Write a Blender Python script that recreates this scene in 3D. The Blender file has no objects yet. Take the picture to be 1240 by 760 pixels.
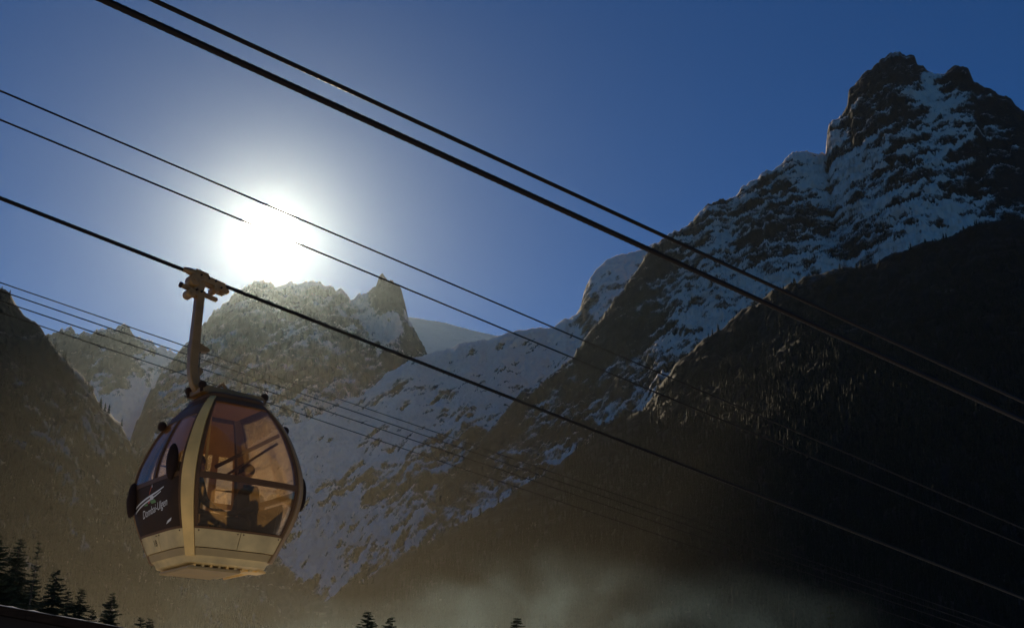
import bpy, bmesh, math, random
import numpy as np
from mathutils import Vector, Matrix

random.seed(7)
R_ = math.radians
scene = bpy.context.scene
col = scene.collection

# ------------------------------------------------------------------ camera
F = 1330.0                 # focal length in photograph pixels (1240 x 760)
PITCH = R_(21.0)
CAM = Vector((0, 0, 1.7))
cd = bpy.data.cameras.new('camera')
cam = bpy.data.objects.new('camera', cd); col.objects.link(cam)
cam.location = CAM
cam.rotation_euler = (R_(90) + PITCH, 0, 0)
cd.sensor_width = 36.0; cd.lens = 36.0 * F / 1240.0
cd.clip_start = 0.1; cd.clip_end = 60000
scene.camera = cam

def px2dir(px, py):
    x = (px - 620.0) / F; y = (380.0 - py) / F
    return Vector((x, math.cos(PITCH) - y * math.sin(PITCH), math.sin(PITCH) + y * math.cos(PITCH)))
def at(px, py, depth):     # point seen at a pixel, depth measured along the optical axis
    return CAM + px2dir(px, py) * depth

# ------------------------------------------------------------------ sun, sky, exposure
SUN = px2dir(328, 287).normalized()
sun_el = math.asin(SUN.z); sun_az = math.atan2(SUN.x, SUN.y)
sd = bpy.data.lights.new('sun', 'SUN'); sd.energy = 5.0; sd.angle = R_(0.53); sd.color = (1.0, 0.81, 0.54)
sun = bpy.data.objects.new('sun', sd); col.objects.link(sun)
sun.rotation_euler = SUN.to_track_quat('Z', 'Y').to_euler()
sun.location = (0, 0, 60)

world = bpy.data.worlds.new('World'); scene.world = world; world.use_nodes = True
nt = world.node_tree; nt.nodes.clear()
sky = nt.nodes.new('ShaderNodeTexSky'); sky.sky_type = 'NISHITA'; sky.sun_disc = False
sky.sun_elevation = sun_el; sky.sun_rotation = sun_az
sky.altitude = 2800; sky.air_density = 1.0; sky.dust_density = 0.1; sky.ozone_density = 3.0
bg = nt.nodes.new('ShaderNodeBackground'); bg.inputs['Strength'].default_value = 0.056
tc = nt.nodes.new('ShaderNodeTexCoord')
dot = nt.nodes.new('ShaderNodeVectorMath'); dot.operation = 'DOT_PRODUCT'; dot.inputs[1].default_value = SUN
nrm = nt.nodes.new('ShaderNodeVectorMath'); nrm.operation = 'NORMALIZE'
disc = nt.nodes.new('ShaderNodeMapRange'); disc.interpolation_type = 'SMOOTHSTEP'
disc.inputs['From Min'].default_value = math.cos(R_(1.7)); disc.inputs['From Max'].default_value = math.cos(R_(0.3))
disc.inputs['To Min'].default_value = 0.0; disc.inputs['To Max'].default_value = 60.0
bg2 = nt.nodes.new('ShaderNodeBackground'); bg2.inputs['Color'].default_value = (1, 0.93, 0.8, 1)
addw = nt.nodes.new('ShaderNodeAddShader'); outw = nt.nodes.new('ShaderNodeOutputWorld')
L = nt.links
tint = nt.nodes.new('ShaderNodeMix'); tint.data_type = 'RGBA'; tint.blend_type = 'MULTIPLY'; tint.inputs[0].default_value = 1.0
tint.inputs[7].default_value = (0.23, 0.86, 1.48, 1)
L.new(sky.outputs[0], tint.inputs[6]); L.new(tint.outputs[2], bg.inputs['Color'])
L.new(tc.outputs['Generated'], nrm.inputs[0]); L.new(nrm.outputs[0], dot.inputs[0])
L.new(dot.outputs['Value'], disc.inputs['Value']); L.new(disc.outputs[0], bg2.inputs['Strength'])
L.new(bg.outputs[0], addw.inputs[0]); L.new(bg2.outputs[0], addw.inputs[1]); L.new(addw.outputs[0], outw.inputs['Surface'])

vs = scene.view_settings
scene.display_settings.display_device = 'sRGB'
vs.view_transform = 'Standard'; vs.look = 'None'; vs.exposure = -0.7; vs.gamma = 1.0; vs.use_curve_mapping = False
cy = scene.cycles
cy.use_denoising = True
cy.max_bounces = 10; cy.diffuse_bounces = 3; cy.glossy_bounces = 4; cy.transmission_bounces = 6
cy.transparent_max_bounces = 16; cy.volume_bounces = 1
cy.sample_clamp_indirect = 6.0

# ------------------------------------------------------------------ helpers
def tag(o, label=None, cat=None, group=None, kind=None):
    if label: o['label'] = label
    if cat: o['category'] = cat
    if group: o['group'] = group
    if kind: o['kind'] = kind
    return o
def empty(name, loc=(0, 0, 0), rz=0.0, parent=None):
    o = bpy.data.objects.new(name, None); col.objects.link(o)
    o.location = loc; o.rotation_euler = (0, 0, rz); o.empty_display_size = 0.3
    if parent: o.parent = parent
    return o
def obj(name, me, mat, parent=None, smooth=False):
    if isinstance(me, bmesh.types.BMesh):
        bm = me; me = bpy.data.meshes.new(name)
        bmesh.ops.recalc_face_normals(bm, faces=bm.faces[:])
        bm.to_mesh(me); bm.free()
    if mat and not me.materials: me.materials.append(mat)
    if smooth:
        for p in me.polygons: p.use_smooth = True
    o = bpy.data.objects.new(name, me); col.objects.link(o)
    if parent: o.parent = parent
    return o
def pydata(name, verts, faces):
    me = bpy.data.meshes.new(name); me.from_pydata([tuple(v) for v in verts], [], faces); me.update(); return me
def bm_box(bm, c, s, rot=None):
    M = Matrix.Translation(c)
    if rot is not None: M = M @ rot.to_4x4()
    M = M @ Matrix.Diagonal((s[0], s[1], s[2], 1))
    return bmesh.ops.create_cube(bm, size=1.0, matrix=M)
def bevel(bm, w, seg=2):
    bmesh.ops.bevel(bm, geom=bm.edges[:], offset=w, segments=seg, affect='EDGES', clamp_overlap=True)
def bm_tube(bm, pts, radii, n=10, caps=True):
    pts = [Vector(p) for p in pts]
    if not hasattr(radii, '__len__'): radii = [radii] * len(pts)
    rings = []; up = None
    for i, p in enumerate(pts):
        a = pts[max(i - 1, 0)]; b = pts[min(i + 1, len(pts) - 1)]
        t = (b - a).normalized()
        if up is None: up = t.orthogonal().normalized()
        u = (up - t * up.dot(t)).normalized(); w = t.cross(u); up = u
        rings.append([bm.verts.new(p + (u * math.cos(2 * math.pi * k / n) + w * math.sin(2 * math.pi * k / n)) * radii[i]) for k in range(n)])
    for r0, r1 in zip(rings, rings[1:]):
        for k in range(n):
            bm.faces.new((r0[k], r0[(k + 1) % n], r1[(k + 1) % n], r1[k]))
    if caps:
        bm.faces.new(rings[0][::-1]); bm.faces.new(rings[-1])
def bm_ball(bm, c, r, seg=14):
    if not hasattr(r, '__len__'): r = (r, r, r)
    bmesh.ops.create_uvsphere(bm, u_segments=seg, v_segments=max(6, seg // 2 + 2), radius=1.0,
                              matrix=Matrix.Translation(c) @ Matrix.Diagonal((r[0], r[1], r[2], 1)))

# ---- value/gradient noise in numpy
def _hash(ix, iy, seed):
    h = (ix.astype(np.int64) * 374761393 + iy.astype(np.int64) * 668265263 + seed * 144665) & 0xffffffff
    h = ((h ^ (h >> 13)) * 1274126177) & 0xffffffff
    return (h ^ (h >> 16)) & 0xffffffff
def perlin(x, y, seed=0):
    ix = np.floor(x); iy = np.floor(y); fx = x - ix; fy = y - iy
    u = fx * fx * fx * (fx * (fx * 6 - 15) + 10); v = fy * fy * fy * (fy * (fy * 6 - 15) + 10)
    def g(dx, dy):
        a = _hash(ix + dx, iy + dy, seed).astype(np.float64) * (2 * np.pi / 4294967296.0)
        return np.cos(a) * (fx - dx) + np.sin(a) * (fy - dy)
    n0 = g(0, 0) * (1 - u) + g(1, 0) * u; n1 = g(0, 1) * (1 - u) + g(1, 1) * u
    return (n0 * (1 - v) + n1 * v) * 1.5
def fbm(x, y, octv=5, seed=0, gain=0.5, lac=2.03):
    s = np.zeros_like(x); a = 1.0; t = 0.0
    for i in range(octv):
        s += a * perlin(x, y, seed + i * 17); t += a
        x = x * lac + 13.7; y = y * lac - 7.1; a *= gain
    return s / t
def ridged(x, y, octv=5, seed=0, gain=0.5, lac=2.03):
    s = np.zeros_like(x); a = 1.0; t = 0.0
    for i in range(octv):
        s += a * (1 - 2 * np.abs(perlin(x, y, seed + i * 17))); t += a
        x = x * lac + 13.7; y = y * lac - 7.1; a *= gain
    return s / t
def smooth(a, b, x):
    t = np.clip((x - a) / (b - a), 0, 1); return t * t * (3 - 2 * t)

# ------------------------------------------------------------------ materials
def mat(name, color, rough=0.6, metal=0.0, var=0.0, scale=8.0, bump=0.0, bscale=40.0, spec=0.5, coord='Object', stretch=(1, 1, 1)):
    m = bpy.data.materials.new(name); m.use_nodes = True
    t = m.node_tree; b = t.nodes['Principled BSDF']
    b.inputs['Base Color'].default_value = (*color, 1); b.inputs['Roughness'].default_value = rough
    b.inputs['Metallic'].default_value = metal; b.inputs['Specular IOR Level'].default_value = spec
    c = t.nodes.new('ShaderNodeTexCoord'); mp = t.nodes.new('ShaderNodeMapping'); mp.inputs['Scale'].default_value = stretch
    t.links.new(c.outputs[coord], mp.inputs[0])
    if var > 0:
        n = t.nodes.new('ShaderNodeTexNoise'); n.inputs['Scale'].default_value = scale; n.inputs['Detail'].default_value = 6
        r = t.nodes.new('ShaderNodeMapRange'); r.inputs['From Min'].default_value = 0.3; r.inputs['From Max'].default_value = 0.7
        r.inputs['To Min'].default_value = 1 - var; r.inputs['To Max'].default_value = 1 + var
        mx = t.nodes.new('ShaderNodeVectorMath'); mx.operation = 'SCALE'; mx.inputs[0].default_value = color
        t.links.new(mp.outputs[0], n.inputs['Vector']); t.links.new(n.outputs['Fac'], r.inputs['Value'])
        t.links.new(r.outputs[0], mx.inputs['Scale']); t.links.new(mx.outputs[0], b.inputs['Base Color'])
        r2 = t.nodes.new('ShaderNodeMapRange'); r2.inputs['To Min'].default_value = max(0.05, rough - 0.12); r2.inputs['To Max'].default_value = min(1, rough + 0.12)
        t.links.new(n.outputs['Fac'], r2.inputs['Value']); t.links.new(r2.outputs[0], b.inputs['Roughness'])
    if bump > 0:
        n2 = t.nodes.new('ShaderNodeTexNoise'); n2.inputs['Scale'].default_value = bscale; n2.inputs['Detail'].default_value = 5
        bp = t.nodes.new('ShaderNodeBump'); bp.inputs['Strength'].default_value = bump; bp.inputs['Distance'].default_value = 0.02
        t.links.new(mp.outputs[0], n2.inputs['Vector']); t.links.new(n2.outputs['Fac'], bp.inputs['Height']); t.links.new(bp.outputs[0], b.inputs['Normal'])
    return m

def terrain_mat(name, rock, rock2, snow=(0.84, 0.70, 0.61)):
    m = bpy.data.materials.new(name); m.use_nodes = True
    t = m.node_tree; b = t.nodes['Principled BSDF']; N = t.nodes.new; K = t.links.new
    b.inputs['Roughness'].default_value = 0.9; b.inputs['Specular IOR Level'].default_value = 0.15
    at_ = N('ShaderNodeAttribute'); at_.attribute_name = 'snow'
    c = N('ShaderNodeTexCoord')
    n1 = N('ShaderNodeTexNoise'); n1.inputs['Scale'].default_value = 0.06; n1.inputs['Detail'].default_value = 4; n1.inputs['Roughness'].default_value = 0.65
    n2 = N('ShaderNodeTexNoise'); n2.inputs['Scale'].default_value = 0.015; n2.inputs['Detail'].default_value = 8; n2.inputs['Roughness'].default_value = 0.7
    mpn = N('ShaderNodeMapping'); mpn.inputs['Rotation'].default_value = (0.0, 0.25, 0.0); mpn.inputs['Scale'].default_value = (0.55, 0.55, 1.7)
    K(c.outputs['Object'], mpn.inputs[0])
    K(mpn.outputs[0], n1.inputs['Vector']); K(mpn.outputs[0], n2.inputs['Vector'])
    n3 = N('ShaderNodeTexNoise'); n3.inputs['Scale'].default_value = 0.02; n3.noise_type = 'RIDGED_MULTIFRACTAL'; n3.inputs['Detail'].default_value = 6; n3.inputs['Roughness'].default_value = 0.6; n3.normalize = True
    K(mpn.outputs[0], n3.inputs['Vector'])
    bp = N('ShaderNodeBump'); bp.inputs['Strength'].default_value = 1.0; bp.inputs['Distance'].default_value = 12.0
    K(n3.outputs['Fac'], bp.inputs['Height']); K(bp.outputs[0], b.inputs['Normal'])
    sp = N('ShaderNodeSeparateXYZ'); K(bp.outputs[0], sp.inputs[0])
    def ma(src, mul, add):       # src * mul + add
        q = N('ShaderNodeMath'); q.operation = 'MULTIPLY_ADD'; q.inputs[1].default_value = mul; K(src, q.inputs[0])
        if isinstance(add, float): q.inputs[2].default_value = add
        else: K(add, q.inputs[2])
        return q.outputs[0]
    cov = ma(n1.outputs['Fac'], 0.30, at_.outputs['Fac'])
    r = N('ShaderNodeMapRange'); r.interpolation_type = 'SMOOTHSTEP'; r.inputs['From Min'].default_value = 0.61; r.inputs['From Max'].default_value = 0.71
    K(cov, r.inputs['Value'])
    n4 = N('ShaderNodeTexNoise'); n4.inputs['Scale'].default_value = 0.11; n4.inputs['Detail'].default_value = 3; K(mpn.outputs[0], n4.inputs['Vector'])
    dus = N('ShaderNodeMapRange'); dus.interpolation_type = 'SMOOTHSTEP'; dus.inputs['From Min'].default_value = 0.72; dus.inputs['From Max'].default_value = 1.0; dus.inputs['To Max'].default_value = 0.5
    K(ma(n4.outputs['Fac'], 0.75, at_.outputs['Fac']), dus.inputs['Value'])
    mxs = N('ShaderNodeMath'); mxs.operation = 'MAXIMUM'; K(r.outputs[0], mxs.inputs[0]); K(dus.outputs[0], mxs.inputs[1])
    rr = N('ShaderNodeMapRange'); rr.inputs['From Min'].default_value = 0.36; rr.inputs['From Max'].default_value = 0.64; K(n3.outputs['Fac'], rr.inputs['Value'])
    r2 = N('ShaderNodeMapRange'); r2.inputs['From Min'].default_value = 0.3; r2.inputs['From Max'].default_value = 0.7; r2.inputs['To Min'].default_value = 0.55; r2.inputs['To Max'].default_value = 1.3; K(n2.outputs['Fac'], r2.inputs['Value'])
    mr = N('ShaderNodeMix'); mr.data_type = 'RGBA'; mr.inputs[6].default_value = (*rock, 1); mr.inputs[7].default_value = (*rock2, 1); K(rr.outputs[0], mr.inputs[0])
    sc = N('ShaderNodeVectorMath'); sc.operation = 'SCALE'; K(mr.outputs[2], sc.inputs[0]); K(r2.outputs[0], sc.inputs['Scale'])
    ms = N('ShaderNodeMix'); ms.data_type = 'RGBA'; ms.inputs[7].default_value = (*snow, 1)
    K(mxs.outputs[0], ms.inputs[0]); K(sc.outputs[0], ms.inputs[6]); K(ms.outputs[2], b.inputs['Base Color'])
    return m

M = {}
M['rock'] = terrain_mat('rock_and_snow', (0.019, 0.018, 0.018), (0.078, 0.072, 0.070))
M['rock_dark'] = terrain_mat('shade_toned_slope_and_snow', (0.012, 0.012, 0.011), (0.024, 0.022, 0.020), (0.24, 0.22, 0.20))  # snow colour lowered so the sunlit crest reads as shaded
M['snow'] = mat('snow', (0.78, 0.8, 0.83), 0.85, var=0.06, scale=0.4, bump=0.4, bscale=1.5, spec=0.2)
M['needles'] = mat('fir_needles', (0.030, 0.042, 0.022), 0.75, var=0.4, scale=1.2, spec=0.2)
M['needles_far'] = mat('forest_needles', (0.011, 0.014, 0.010), 0.85, var=0.35, scale=0.05, spec=0.1)
M['bark'] = mat('bark', (0.06, 0.045, 0.035), 0.9, var=0.3, scale=6, bump=0.6, bscale=20, stretch=(1, 1, 0.2))
M['rope'] = mat('steel_rope', (0.010, 0.007, 0.005), 0.5, spec=0.12, metal=0.0, var=0.25, scale=30)
M['gold'] = mat('glare_warmed_paint', (0.88, 0.55, 0.16), 0.34, var=0.18, scale=3.0, spec=0.5)  # warm glare tone put into the paint on top of its own beige
M['beige'] = mat('beige_panel', (0.62, 0.44, 0.17), 0.45, var=0.22, scale=4.0)
M['skirt'] = mat('tan_skirt', (0.42, 0.28, 0.10), 0.5, var=0.12, scale=4)
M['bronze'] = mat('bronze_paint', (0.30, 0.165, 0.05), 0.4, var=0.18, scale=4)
M['frame'] = mat('brown_frame', (0.13, 0.062, 0.022), 0.5, var=0.15, scale=6, spec=0.2)
M['liner'] = mat('flare_glow_liner', (0.60, 0.30, 0.09), 0.7, var=0.15, scale=3)  # orange flare glow inside the cabin painted into the lining colour
M['dark'] = mat('dark_panel', (0.050, 0.026, 0.011), 0.6, var=0.2, scale=5, spec=0.12)
M['rubber'] = mat('rubber', (0.028, 0.014, 0.008), 0.75, spec=0.15, var=0.2, scale=10)
M['hanger'] = mat('hanger_paint', (0.25, 0.135, 0.036), 0.34, metal=0.25, var=0.22, scale=5, bump=0.15, bscale=30)
M['grip'] = mat('grip_metal', (0.27, 0.15, 0.045), 0.42, metal=0.2, var=0.25, scale=12)
M['seat'] = mat('seat_fabric', (0.035, 0.028, 0.02), 0.85, var=0.2, scale=10)
M['white'] = mat('print_white', (0.75, 0.7, 0.6), 0.5)
M['red'] = mat('print_red', (0.55, 0.09, 0.03), 0.5)
M['green'] = mat('print_green', (0.14, 0.26, 0.05), 0.5)
M['wood'] = mat('dark_boards', (0.035, 0.020, 0.011), 0.85, spec=0.08, var=0.35, scale=3, bump=0.3, bscale=14, stretch=(1, 1, 6))
M['wall'] = mat('plaster_wall', (0.035, 0.028, 0.022), 0.9, var=0.15, scale=2)
M['coat'] = mat('dark_coat', (0.03, 0.028, 0.03), 0.85, var=0.2, scale=12)
M['skin'] = mat('skin', (0.42, 0.24, 0.16), 0.55)
M['hair'] = mat('knit_hat', (0.06, 0.035, 0.025), 0.9, var=0.25, scale=30)

def glass_mat():
    m = bpy.data.materials.new('wet_glass_with_amber_glow'); m.use_nodes = True
    t = m.node_tree; t.nodes.clear(); N = t.nodes.new; K = t.links.new
    out = N('ShaderNodeOutputMaterial'); tr = N('ShaderNodeBsdfTransparent'); tr.inputs[0].default_value = (0.97, 0.90, 0.79, 1)
    gl = N('ShaderNodeBsdfGlossy'); gl.inputs['Roughness'].default_value = 0.03; gl.inputs['Color'].default_value = (1, 1, 1, 1)
    tl = N('ShaderNodeBsdfTranslucent'); tl.inputs['Color'].default_value = (1.0, 0.72, 0.36, 1)  # amber veil of glare put into the pane colour, besides the droplets
    fr = N('ShaderNodeFresnel'); fr.inputs['IOR'].default_value = 1.5
    c = N('ShaderNodeTexCoord')
    vo = N('ShaderNodeTexVoronoi'); vo.inputs['Scale'].default_value = 34; K(c.outputs['Object'], vo.inputs['Vector'])
    n = N('ShaderNodeTexNoise'); n.inputs['Scale'].default_value = 3.0; n.inputs['Detail'].default_value = 5; K(c.outputs['Object'], n.inputs['Vector'])
    r1 = N('ShaderNodeMapRange'); r1.inputs['From Min'].default_value = 0.30; r1.inputs['From Max'].default_value = 0.05; r1.inputs['To Max'].default_value = 0.35; K(vo.outputs['Distance'], r1.inputs['Value'])
    r2 = N('ShaderNodeMapRange'); r2.inputs['From Min'].default_value = 0.42; r2.inputs['From Max'].default_value = 0.7; r2.inputs['To Min'].default_value = 0.0; r2.inputs['To Max'].default_value = 1.0; K(n.outputs['Fac'], r2.inputs['Value'])
    mu = N('ShaderNodeMath'); mu.operation = 'MULTIPLY_ADD'; K(r1.outputs[0], mu.inputs[0]); K(r2.outputs[0], mu.inputs[1]); mu.inputs[2].default_value = 0.08
    m1 = N('ShaderNodeMixShader'); m2 = N('ShaderNodeMixShader')
    K(mu.outputs[0], m1.inputs[0]); K(tr.outputs[0], m1.inputs[1]); K(tl.outputs[0], m1.inputs[2])
    sc_ = N('ShaderNodeMath'); sc_.operation = 'MULTIPLY'; sc_.inputs[1].default_value = 0.35; K(fr.outputs[0], sc_.inputs[0]); K(sc_.outputs[0], m2.inputs[0]); K(m1.outputs[0], m2.inputs[1]); K(gl.outputs[0], m2.inputs[2])
    K(m2.outputs[0], out.inputs['Surface'])
    return m
M['glass'] = glass_mat()

# ------------------------------------------------------------------ ground
def ground_h(x, y):
    q = 0.8 * x + 0.6 * y
    r = np.sqrt(x * x + y * y)
    near = -70.0 * np.tanh(0.10 * q / 70.0)
    bumps = 4.0 * fbm(x / 90.0, y / 90.0, 4, 3) * smooth(15, 120, r)
    return near + bumps - 40 * smooth(400, 1500, r)
def gh(x, y): return float(ground_h(np.array([float(x)]), np.array([float(y)]))[0])
def ground_mat():
    # unseen snowy clearing widened to bounce sun onto the cabin; far woodland floor darkened
    m = mat('bounce_clearing_and_woodland', (0.7, 0.72, 0.75), 0.9, spec=0.2); t = m.node_tree; N = t.nodes.new; K = t.links.new
    c = N('ShaderNodeTexCoord'); n = N('ShaderNodeTexNoise'); n.inputs['Scale'].default_value = 0.02; n.inputs['Detail'].default_value = 8; K(c.outputs['Object'], n.inputs['Vector'])
    ln = N('ShaderNodeVectorMath'); ln.operation = 'LENGTH'; K(c.outputs['Object'], ln.inputs[0])
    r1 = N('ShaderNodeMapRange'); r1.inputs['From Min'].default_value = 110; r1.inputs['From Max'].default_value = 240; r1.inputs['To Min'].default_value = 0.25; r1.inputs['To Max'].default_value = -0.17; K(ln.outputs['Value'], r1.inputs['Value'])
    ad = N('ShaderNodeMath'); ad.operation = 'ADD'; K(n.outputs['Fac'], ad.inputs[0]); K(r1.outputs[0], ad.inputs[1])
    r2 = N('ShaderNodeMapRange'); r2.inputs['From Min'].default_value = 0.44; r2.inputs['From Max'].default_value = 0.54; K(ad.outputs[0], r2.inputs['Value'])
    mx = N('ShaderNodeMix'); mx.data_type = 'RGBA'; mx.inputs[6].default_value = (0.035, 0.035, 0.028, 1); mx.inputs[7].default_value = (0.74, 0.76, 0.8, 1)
    K(r2.outputs[0], mx.inputs[0]); K(mx.outputs[2], m.node_tree.nodes['Principled BSDF'].inputs['Base Color'])
    return m
def make_ground():
    k = np.linspace(-1, 1, 261); s = np.sign(k) * (np.abs(k) ** 3.2) * 14000
    X, Y = np.meshgrid(s, s, indexing='ij'); Z = ground_h(X, Y)
    n = len(s); V = np.stack([X, Y, Z], -1).reshape(-1, 3)
    f = [(i * n + j, (i + 1) * n + j, (i + 1) * n + j + 1, i * n + j + 1) for i in range(n - 1) for j in range(n - 1)]
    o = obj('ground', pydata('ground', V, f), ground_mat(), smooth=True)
    tag(o, 'snow covered ground of the valley slope', kind='structure')
make_ground()

# ------------------------------------------------------------------ mountains
def grid_mesh(name, P, snow):
    nu, nv, _ = P.shape
    me = bpy.data.meshes.new(name)
    me.vertices.add(nu * nv); me.vertices.foreach_set('co', P.reshape(-1).astype(np.float32))
    i = np.arange(nu - 1)[:, None]; j = np.arange(nv - 1)[None, :]
    q = np.stack([i * nv + j, (i + 1) * nv + j, (i + 1) * nv + j + 1, i * nv + j + 1], -1).reshape(-1, 4)
    nf = len(q)
    me.loops.add(nf * 4); me.loops.foreach_set('vertex_index', q.reshape(-1).astype(np.int32))
    me.polygons.add(nf); me.polygons.foreach_set('loop_start', (np.arange(nf) * 4).astype(np.int32))
    me.polygons.foreach_set('loop_total', np.full(nf, 4, np.int32))
    me.polygons.foreach_set('use_smooth', np.ones(nf, bool))
    me.update(calc_edges=True)
    a = me.attributes.new('snow', 'FLOAT', 'POINT'); a.data.foreach_set('value', snow.reshape(-1).astype(np.float32))
    return me

def project(P):
    d = P - np.array(CAM)
    cp, sp = math.cos(PITCH), math.sin(PITCH)
    zc = d[..., 1] * cp + d[..., 2] * sp; yc = -d[..., 1] * sp + d[..., 2] * cp
    zc = np.maximum(zc, 1.0)
    return 620 + F * d[..., 0] / zc, 380 - F * yc / zc

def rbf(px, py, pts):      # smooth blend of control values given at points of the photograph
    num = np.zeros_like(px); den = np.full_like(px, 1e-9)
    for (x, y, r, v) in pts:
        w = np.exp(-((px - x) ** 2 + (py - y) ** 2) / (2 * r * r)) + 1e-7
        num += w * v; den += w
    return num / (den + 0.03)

def mountain(name, label, sil, foot, zfoot, nu, nv, prof=1.15, amp=70, gul=0.5, seed=1, material='rock',
             crag=2.0, base=0.0, slope_k=1.4, bias=(), streaks=(), back=1.0, detail=1.0, lmean=None):
    pts = []
    for (px, py, R) in sil:
        d = px2dir(px, py); h = math.hypot(d.x, d.y)
        pts.append((math.atan2(d.x, d.y), d.z / h, R))
    pts = np.array(pts); az = np.linspace(pts[0, 0], pts[-1, 0], nu)
    te = np.interp(az, pts[:, 0], pts[:, 1]); Rr = np.interp(az, pts[:, 0], pts[:, 2])
    Rm = Rr.mean() if lmean is None else lmean
    u = az * Rm
    te = te + crag / F * (2.2 * fbm(u / 42.0, u * 0 + seed + .5, 5, seed + 3, 0.65) + 1.2 * (ridged(u / 80.0, u * 0 + 3.1, 5, seed + 9, 0.62) - 0.4))
    t = np.linspace(0, 1, nv) ** 1.05
    foot = np.interp(az, pts[:, 0], np.interp(np.linspace(0, 1, len(pts)), np.linspace(0, 1, len(foot)), foot))
    A, T = np.meshgrid(az, t, indexing='ij')
    R = Rr[:, None] + (foot - Rr)[:, None] * T
    zr = (te * Rr)[:, None]
    k = max(3, nu // 14); ker = np.hanning(2 * k + 1); ker /= ker.sum()
    zs = np.convolve(np.pad(te * Rr, k, mode='edge'), ker, mode='valid')[:, None]
    ze = zr + (np.minimum(zs, zr * 1.08) - zr) * smooth(0.0, 0.30, T)      # steps of the crest die out down the face
    Z = zfoot + (ze - zfoot) * (1 - T) ** prof
    U = A * Rm; V = Z
    # spurs and gullies running down the fall line, ledges and couloirs at their own dip, broken rock
    P0 = np.stack([R * np.sin(A), R * np.cos(A), Z + CAM.z], -1)
    px, py = project(P0)
    w = smooth(0.0, 0.16, T) * (0.35 + 0.65 * smooth(1.0, 0.6, T))
    w2 = smooth(0.0, 0.03, T)
    wx = 120 * fbm(U / 420.0, V / 420.0, 4, seed + 21)
    big = fbm((U + wx) / 430.0, V / 700.0, 4, seed + 5)
    g = ridged((U + wx * 1.2) / 170.0, V / 520.0, 6, seed + 7, 0.6)
    fine = ridged((U + 20 * fbm(U / 60.0, V / 60.0, 3, seed + 2)) / 60.0, V / 60.0, 6, seed + 13, 0.68)
    grit = fbm(U / 14.0, V / 14.0, 4, seed + 15, 0.6)
    st = np.zeros_like(U); sst = np.zeros_like(U)
    for (x, y, r, ang, amt, ln, wd) in streaks:
        wgt = np.exp(-((px - x) ** 2 + (py - y) ** 2) / (2 * r * r))
        ca, sa = math.cos(R_(ang)), math.sin(R_(ang))
        a_ = U * ca + V * sa; b_ = -U * sa + V * ca
        b_ = b_ + 18 * fbm(U / 110.0, V / 110.0, 4, seed + 61)
        q = fbm(a_ / ln, b_ / wd, 6, seed + 51, 0.70) * 1.9 + 0.7 * (ridged(a_ / ln * 1.9, b_ / wd * 1.6, 5, seed + 57, 0.66) - 0.35)
        st = st + wgt * q; sst = sst + wgt * amt * q
    dr = amp * (0.9 * (big - 0.5) + gul * (g - 0.5)) * w + w2 * (amp * 0.34 * detail * (fine - 0.35) + amp * 0.28 * st + amp * 0.10 * grit)
    # displacement acts along the outward (towards the valley) direction and up
    R2 = R - dr * 0.70
    Z2 = Z + dr * 0.35
    Z2 = np.minimum(Z2, R2 * (te[:, None]) * (1 - 0.015 * T))
    # back side
    bt = np.array([0.9, 0.55, 0.25, 0.08, 0.006])
    Rb = Rr[:, None] + back * np.maximum(zr, 200) * bt[None, :]
    Zb = zr * (1 - bt[None, :]) ** 1.0 - 30 * (bt[None, :] > 0.8)
    Ab = np.repeat(az[:, None], len(bt), 1)
    P = np.stack([R2 * np.sin(A), R2 * np.cos(A), Z2 + CAM.z], -1)
    PB = np.stack([Rb * np.sin(Ab), Rb * np.cos(Ab), Zb], -1)
    du = np.gradient(P, axis=0); dv = np.gradient(P, axis=1)
    nn = np.cross(du, dv); nn /= np.linalg.norm(nn, axis=-1, keepdims=True) + 1e-9
    nz = np.abs(nn[..., 2])
    def unit(q): return np.clip((q - np.median(q)) / (q.std() + 1e-9), -2.5, 2.5)
    def blur(q, k):
        for ax in (0, 1):
            c = np.cumsum(np.pad(q, [(k + 1, k) if i == ax else (0, 0) for i in (0, 1)], mode='edge'), axis=ax)
            q = (c[2 * k + 1:] - c[:-2 * k - 1]) / (2 * k + 1) if ax == 0 else (c[:, 2 * k + 1:] - c[:, :-2 * k - 1]) / (2 * k + 1)
        return q
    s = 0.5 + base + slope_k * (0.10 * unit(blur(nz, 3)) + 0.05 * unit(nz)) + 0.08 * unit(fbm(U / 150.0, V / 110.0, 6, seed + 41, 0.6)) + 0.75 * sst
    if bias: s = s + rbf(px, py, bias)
    P = np.concatenate([PB, P], 1)
    s = np.concatenate([np.full_like(Ab, 0.5), s], 1)
    o = obj(name, grid_mesh(name, P, s), M[material])
    tag(o, label, kind='structure')
    return dict(P=P, px=px, py=py, nb=len(bt), nz=nz, s=s)

# far snow dome
mountain('mountain', 'pale snow dome far behind the rock pinnacle', 
         [(380, 420, 6200), (440, 385, 6200), (498, 384, 6200), (540, 391, 6200), (575, 401, 6200), (610, 408, 6200), (660, 420, 6200), (720, 440, 6200)],
         [4200], 200, 160, 70, amp=60, seed=71, crag=0.4, base=0.35, slope_k=0.3)
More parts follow.
